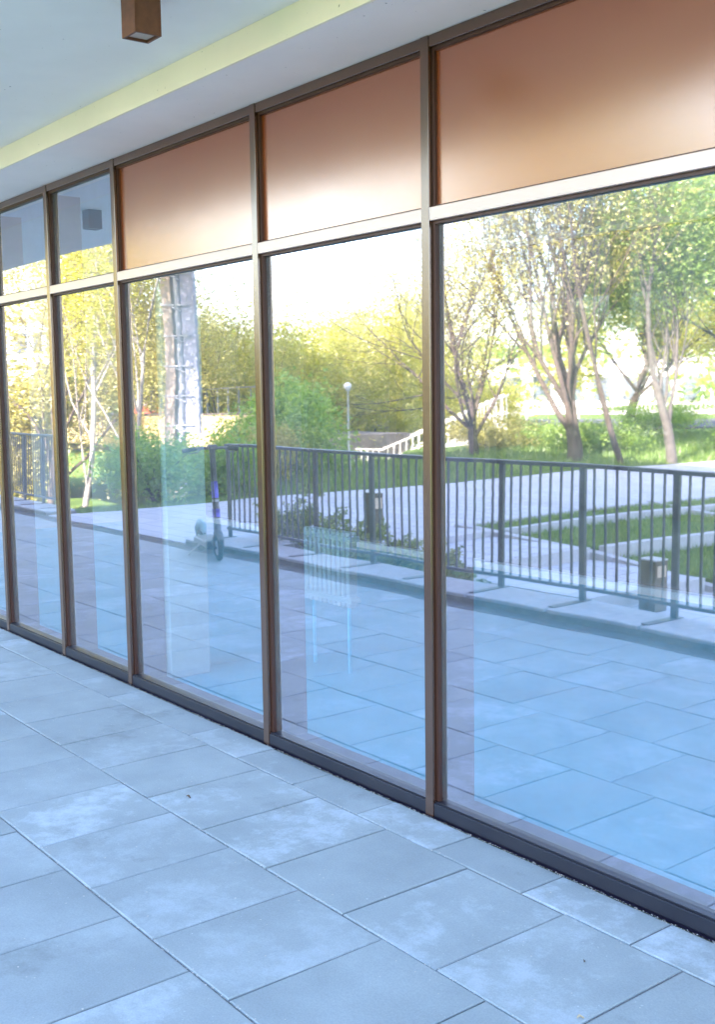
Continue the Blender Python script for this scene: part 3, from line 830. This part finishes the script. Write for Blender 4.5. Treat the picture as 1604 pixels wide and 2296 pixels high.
tree(-30.5, -9.6, -2.3, 6.4, .12, 'low round tree beside the pale buildings at far left', 'leaf_olive', maxd=4, spread=.9, up=.2, nch=(6, 4, 3, 3), per=10, sig=(.3, .3, .3), size=.07, trunk=.25, seed=45, grp=LT)
tree(-17.6, -9.0, -1.6, 4.4, .07, 'bright young green tree behind the scooter', 'leaf_bush', maxd=4, spread=.9, up=.4, nch=(6, 4, 3, 2), per=14, sig=(.16, .16, .16), size=.05, trunk=.2, seed=46, grp=LT)
SB = 'shrubs beyond the path edge'
for i, (x, y, w, h, lf, lb) in enumerate([
        (-14.4, -4.9, 1.5, .95, 'leaf_bush', 'bright green shrub at the path edge left of the scooter handlebar'),
        (-14.6, -5.9, 1.3, .85, 'leaf_bush', 'bright green shrub at the path edge behind the scooter stem'),
        (-15.4, -6.9, 1.6, 1.0, 'leaf_olive', 'olive shrub at the path edge right of the scooter'),
        (-16.6, -8.6, 1.6, 1.1, 'leaf_g', 'mid green shrub under the valley trees'),
        (-15.2, -3.9, 1.3, .35, 'leaf_olive', 'dry olive shrub low beside the path below the birches'),
        (-16.8, -4.9, 1.5, .5, 'leaf_olive', 'loose olive shrub behind the low one below the birches'),
        (-16.4, -16.3, 2.2, .7, 'leaf_g', 'low green shrub at the foot of the stout tree'),
        (-13.9, -19.8, 2.2, .8, 'leaf_bush', 'low bright green shrub behind the dense green tree'),
        (-19.0, -22.0, 2.4, .9, 'leaf_bush', 'bright green shrub at the back of the grass mound'),
        (-18.6, -15.6, 2.4, .8, 'leaf_olive', 'olive shrub spreading below the wispy tree')]):
    bush(x, y, terr(x, y), w, h, lb, lf, 9000, .036, seed=60+i, grp=SB)
# junipers behind the railing
JN = 'junipers planted behind the railing'
wh = ['leftmost', 'second', 'third', 'fourth', 'fifth', 'sixth']
for i, (x, y, w, h) in enumerate([(-9.35, -3.75, .7, .36), (-8.75, -3.6, .75, .42), (-8.2, -3.65, .7, .36), (-7.65, -3.6, .7, .30), (-7.1, -3.65, .6, .26), (-6.6, -3.6, .5, .2)]):
    random.seed(90+i)
    z = zter(x, y)-.03 if x > -9 else 0
    t = empty('juniper', (x, y, z)); tag(t, 'low feathery juniper behind the railing, %s from the scooter' % ['first', 'second', 'third', 'fourth', 'fifth', 'sixth'][i], 'shrub', JN)
    mb = MB(); tw = []
    for k in range(26):
        a = random.uniform(0, 6.28); e = Vector((math.cos(a)*w*.5, math.sin(a)*w*.42, h*random.uniform(.35, 1)))
        mb.tube([(0, 0, 0), tuple(e*.5+Vector((0, 0, .04))), tuple(e)], [.008, .005, .002], 4)
        for f in np.linspace(.35, 1.05, 9): tw.append(e*float(f)+Vector((0, 0, .04*math.sin(3.1*f))))
    mb.build('stems', MT['bark'], t)
    quadmesh('foliage', leaves(tw, 9, (.022, .022, .016), .022), MT['juniper'], t)
t = empty('seedling', (-9.12, -3.87, -.0)); tag(t, 'young upright seedling with a tuft of leaves above the junipers', 'plant')
mb = MB().tube([(0, 0, 0), (.01, 0, .3), (0, .01, .56)], [.008, .006, .004], 6)
for k in range(7):
    a = k*2.4; zz = .56-.03*k
    mb.tube([(0, .01, zz), (math.cos(a)*.1, math.sin(a)*.1, zz+.05)], [.003, .002], 4)
mb.build('stem', MT['bark'], t)
tw = [(math.cos(k*2.4)*f, math.sin(k*2.4)*f, .56-.03*k+.05*f*10) for k in range(7) for f in (.06, .09, .12)]
quadmesh('foliage', leaves(tw, 5, (.015, .015, .012), .03), MT['juniper'], t)

# ------------------------------------------------------------------ far things
# elevated road with a cream beam
vr = empty('elevated_road', (-31, -11.6, 0)); vr.rotation_euler = (0, 0, math.atan2(-12.3+11.1, -26.0+37.6)); tag(vr, 'elevated road with a cream side beam and pale railing crossing behind the trees', 'overpass')
def vp(mb, n, m): o = mb.build(n, MT[m]); o.parent = vr; return o
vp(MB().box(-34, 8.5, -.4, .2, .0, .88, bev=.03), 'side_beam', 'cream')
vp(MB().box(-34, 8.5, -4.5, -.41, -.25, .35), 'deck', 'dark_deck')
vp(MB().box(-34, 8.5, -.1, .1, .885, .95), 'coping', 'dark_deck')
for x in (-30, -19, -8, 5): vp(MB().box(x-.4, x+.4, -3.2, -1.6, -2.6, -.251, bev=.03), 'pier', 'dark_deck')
q = MB(); x = -34
while x < 8.4: q.box(x-.02, x+.02, -.02, .02, .951, 1.55); x += .5
q.box(-34, 8.5, -.025, .025, 1.551, 1.6)
vp(q, 'guard_rail', 'grate')
# sign mast
ms = empty('sign_mast', (-22.8, -9.97, -2.35), math.radians(-33)); tag(ms, 'tall mast of a brown mesh column, white tube and grey panel joined by crossbars', 'mast')
def mp_(mb, n, m, **k): o = mb.build(n, MT[m]); o.parent = ms; return o
mp_(MB().tube([(0, 0, 0), (0, 0, 11)], .085, 16), 'white_tube', 'mast_white')
mp_(MB().box(-.36, -.12, -.1, .1, 0, 11, bev=.01), 'mesh_column', 'mast_brown')
mp_(MB().box(.10, .42, -.06, .06, 2.9, 11, bev=.01), 'grey_panel', 'mast_grey')
for k in range(11):
    mp_(MB().box(-.38, .30, .105, .125, 2.4+k*.68, 2.43+k*.68).tube([(-.1, .11, 2.37+k*.68), (.12, .11, 2.27+k*.68)], .02, 6), 'crossbar', 'mast_white')
# globe lamp post
gp = empty('globe_lamp_post', (-15.9, -9.55, -1.15)); tag(gp, 'slim white lamp post with a round globe, in front of the valley trees', 'lamp post')
o = MB().tube([(0, 0, 0), (0, 0, .25), (0, 0, .26), (0, 0, 2.62)], [.04, .04, .02, .015], 12).build('pole', MT['white_rail'], gp, smooth=True)
o = MB().tube([(0, 0, 2.62), (0, 0, 2.65), (0, 0, 2.66)], [.02, .04, .04], 12).build('collar', MT['sc_pale'], gp)
o = MB().ball((0, 0, 2.72), .065, 16, 10).build('globe', MT['white_rail'], gp, smooth=True)
# footbridge and stair with pale railings
fb = empty('footbridge', (-24.35, -14.6, -.60), math.atan2(-.75, .66)); tag(fb, 'pale footbridge with railings leading to a stairway that climbs to the right', 'footbridge')
def fp(mb, n, m): o = mb.build(n, MT[m]); o.parent = fb; return o
fp(MB().box(-2.6, 2.0, -.9, .9, -.22, 0, bev=.02), 'deck', 'white_wall')
fp(MB().box(-2.2, -1.7, -.6, .6, -1.6, -.221).box(1.0, 1.5, -.6, .6, -1.6, -.221), 'pier', 'dark_deck')
for s in (-.85, .85):
    q = MB().box(-2.6, 2.0, s-.02, s+.02, .56, .60)
    x = -2.6
    while x < 2.0: q.box(x-.014, x+.014, s-.014, s+.014, .001, .559); x += .14
    fp(q, 'railing', 'white_rail')
    q = MB().tube([(2.0, s, .6), (5.2, s, 1.9)], .03, 6).tube([(2.0, s, .3), (5.2, s, 1.45)], .02, 6)
    x = 2.1
    while x < 5.2: q.box(x-.014, x+.014, s-.014, s+.014, (x-2)*.36, .59+(x-2)*.40); x += .16
    fp(q, 'stair_railing', 'white_rail')
q = MB()
for k in range(11): q.box(2.001+k*.29, 2.29+k*.29, -.9, .9, -.3+k*.1, .0+k*.105+.1)
fp(q, 'stair_flight', 'white_wall')
# guard fences of the far road behind the mound
gf = empty('road_guard_fence', (-29.4, -31.0, 0), math.atan2(-34.46+27.67, -25.54+33.31)); tag(gf, 'long pale guard fence along the road behind the grass mound', 'fence')
q = MB(); x = -16
while x < 16: q.box(x-.025, x+.025, -.03, .03, -.2, .8); x += 2
o = q.build('fence_post', MT['white_rail'], gf)
q = MB().box(-16, 16, .031, .05, .42, .58).box(-16, 16, -.02, .02, .801, .85)
x = -16
while x < 16: q.box(x-.012, x+.012, -.012, .012, .581, .80); x += .16
o = q.build('fence_rails', MT['white_rail'], gf)
rdm = Matrix.Translation((-29.4, -31.0, 0)) @ Matrix.Rotation(math.atan2(-6.79, 7.77), 4, 'Z')
q = MB().box(-60, 40, .5, 9, -.1, .24, M=rdm)
tag(q.build('road', MT['asphalt']), kind='structure')
# buildings
def building(nm, x, y, z, w, d, h, rz, wall, lab, fl=3, cols=6, roof='grey_roof', band=None):
    t = empty(nm, (x, y, z), rz); tag(t, lab, 'building')
    def pp(mb, n, m): o = mb.build(n, MT[m]); o.parent = t; return o
    pp(MB().box(-w/2, w/2, -d/2, d/2, 0, h), 'wall', wall)
    pp(MB().box(-w/2-.15, w/2+.15, -d/2-.15, d/2+.15, h+.002, h+.35), 'roof', roof)
    for i in range(fl):
        for k in range(cols):
            cx = -w/2+(k+.5)*w/cols; z0 = (i+.35)*h/fl
            pp(MB().box(cx-w/cols*.3, cx+w/cols*.3, d/2+.003, d/2+.06, z0, z0+h/fl*.42), 'window', 'window')
    if band: pp(MB().box(-w/2, w/2, d/2+.07, d/2+.2, h*.5, h*.5+h*.12), 'sign_band', band)
    return t
az = math.atan2
building('office_block', -76, -27, -3, 4.0, 8, 9.3, math.radians(-72), 'blue_wall', 'pale blue office block standing over the low white one at far left', 3, 4)
building('office_block', -74, -20.5, -3, 12, 8, 6.2, math.radians(-72), 'white_wall', 'low wide white office block at the far left', 2, 8)
building('shop_building', -54, -29.5, -3, 10, 8, 6.2, math.radians(-62), 'pink_wall', 'pinkish shop building with a red band right of the sign mast', 2, 6, band='red')
building('warehouse', -62, -62, -1, 30, 12, 4.2, math.radians(-45), 'white_wall', 'long white warehouse with a grey roof behind the road fence', 1, 14)
building('apartment_block', -30, -70, -1, 22, 12, 13, math.radians(-25), 'pink_wall', 'tall pinkish apartment block showing between the trees of the right pane', 5, 8)
# distant wood
random.seed(3)
tw = []
for k in range(420):
    a = math.radians(random.uniform(178, 250)); d = random.uniform(75, 130)
    hh = random.uniform(2, 7)
    for q in range(6): tw.append((math.cos(a)*d+random.gauss(0, 2), math.sin(a)*d+random.gauss(0, 2), -1.5+random.uniform(0, hh)))
tag(quadmesh('distant_wood', leaves(tw, 22, (1.3, 1.3, .9), .42), MT['leaf_g']), 'far wood along the horizon behind the buildings', 'wood', kind='stuff')

# ------------------------------------------------------------------ small litter on the slabs
def litter(nm, x, y, s, m, lab, cat, rz):
    mb = MB(); n = 9
    a = Matrix.Translation((x, y, .002)) @ Matrix.Rotation(rz, 4, 'Z')
    up_, dn_ = [], []
    for i in range(n):
        t = i/(n-1); ww = s*.22*math.sin(math.pi*min(1, t*1.1+.02))**.8
        mb.v += [tuple(a @ Vector((s*(t-.5), -ww, .002+.005*math.sin(t*5)))), tuple(a @ Vector((s*(t-.5), 0, .0005+.003*math.sin(t*5)))), tuple(a @ Vector((s*(t-.5), ww, .004+.004*math.sin(t*4))))]
    for i in range(n-1):
        mb.f += [[i*3, i*3+3, i*3+4, i*3+1], [i*3+1, i*3+4, i*3+5, i*3+2]]
    o = mb.build(nm, MT[m]); tag(o, lab, cat)
litter('dry_leaf', -3.58, -.57, .022, 'dry_leaf', 'tiny dark dry leaf lying alone on a slab left of centre', 'leaf', .4)
litter('dry_leaf', -1.68, -.57, .02, 'twig', 'pale dry leaf scrap on the joint near the bottom edge', 'leaf', 1.2)
litter('dry_leaf', -1.85, -.36, .012, 'dry_leaf', 'small brown leaf scrap on a slab near the sill at the right', 'leaf', 2.2)
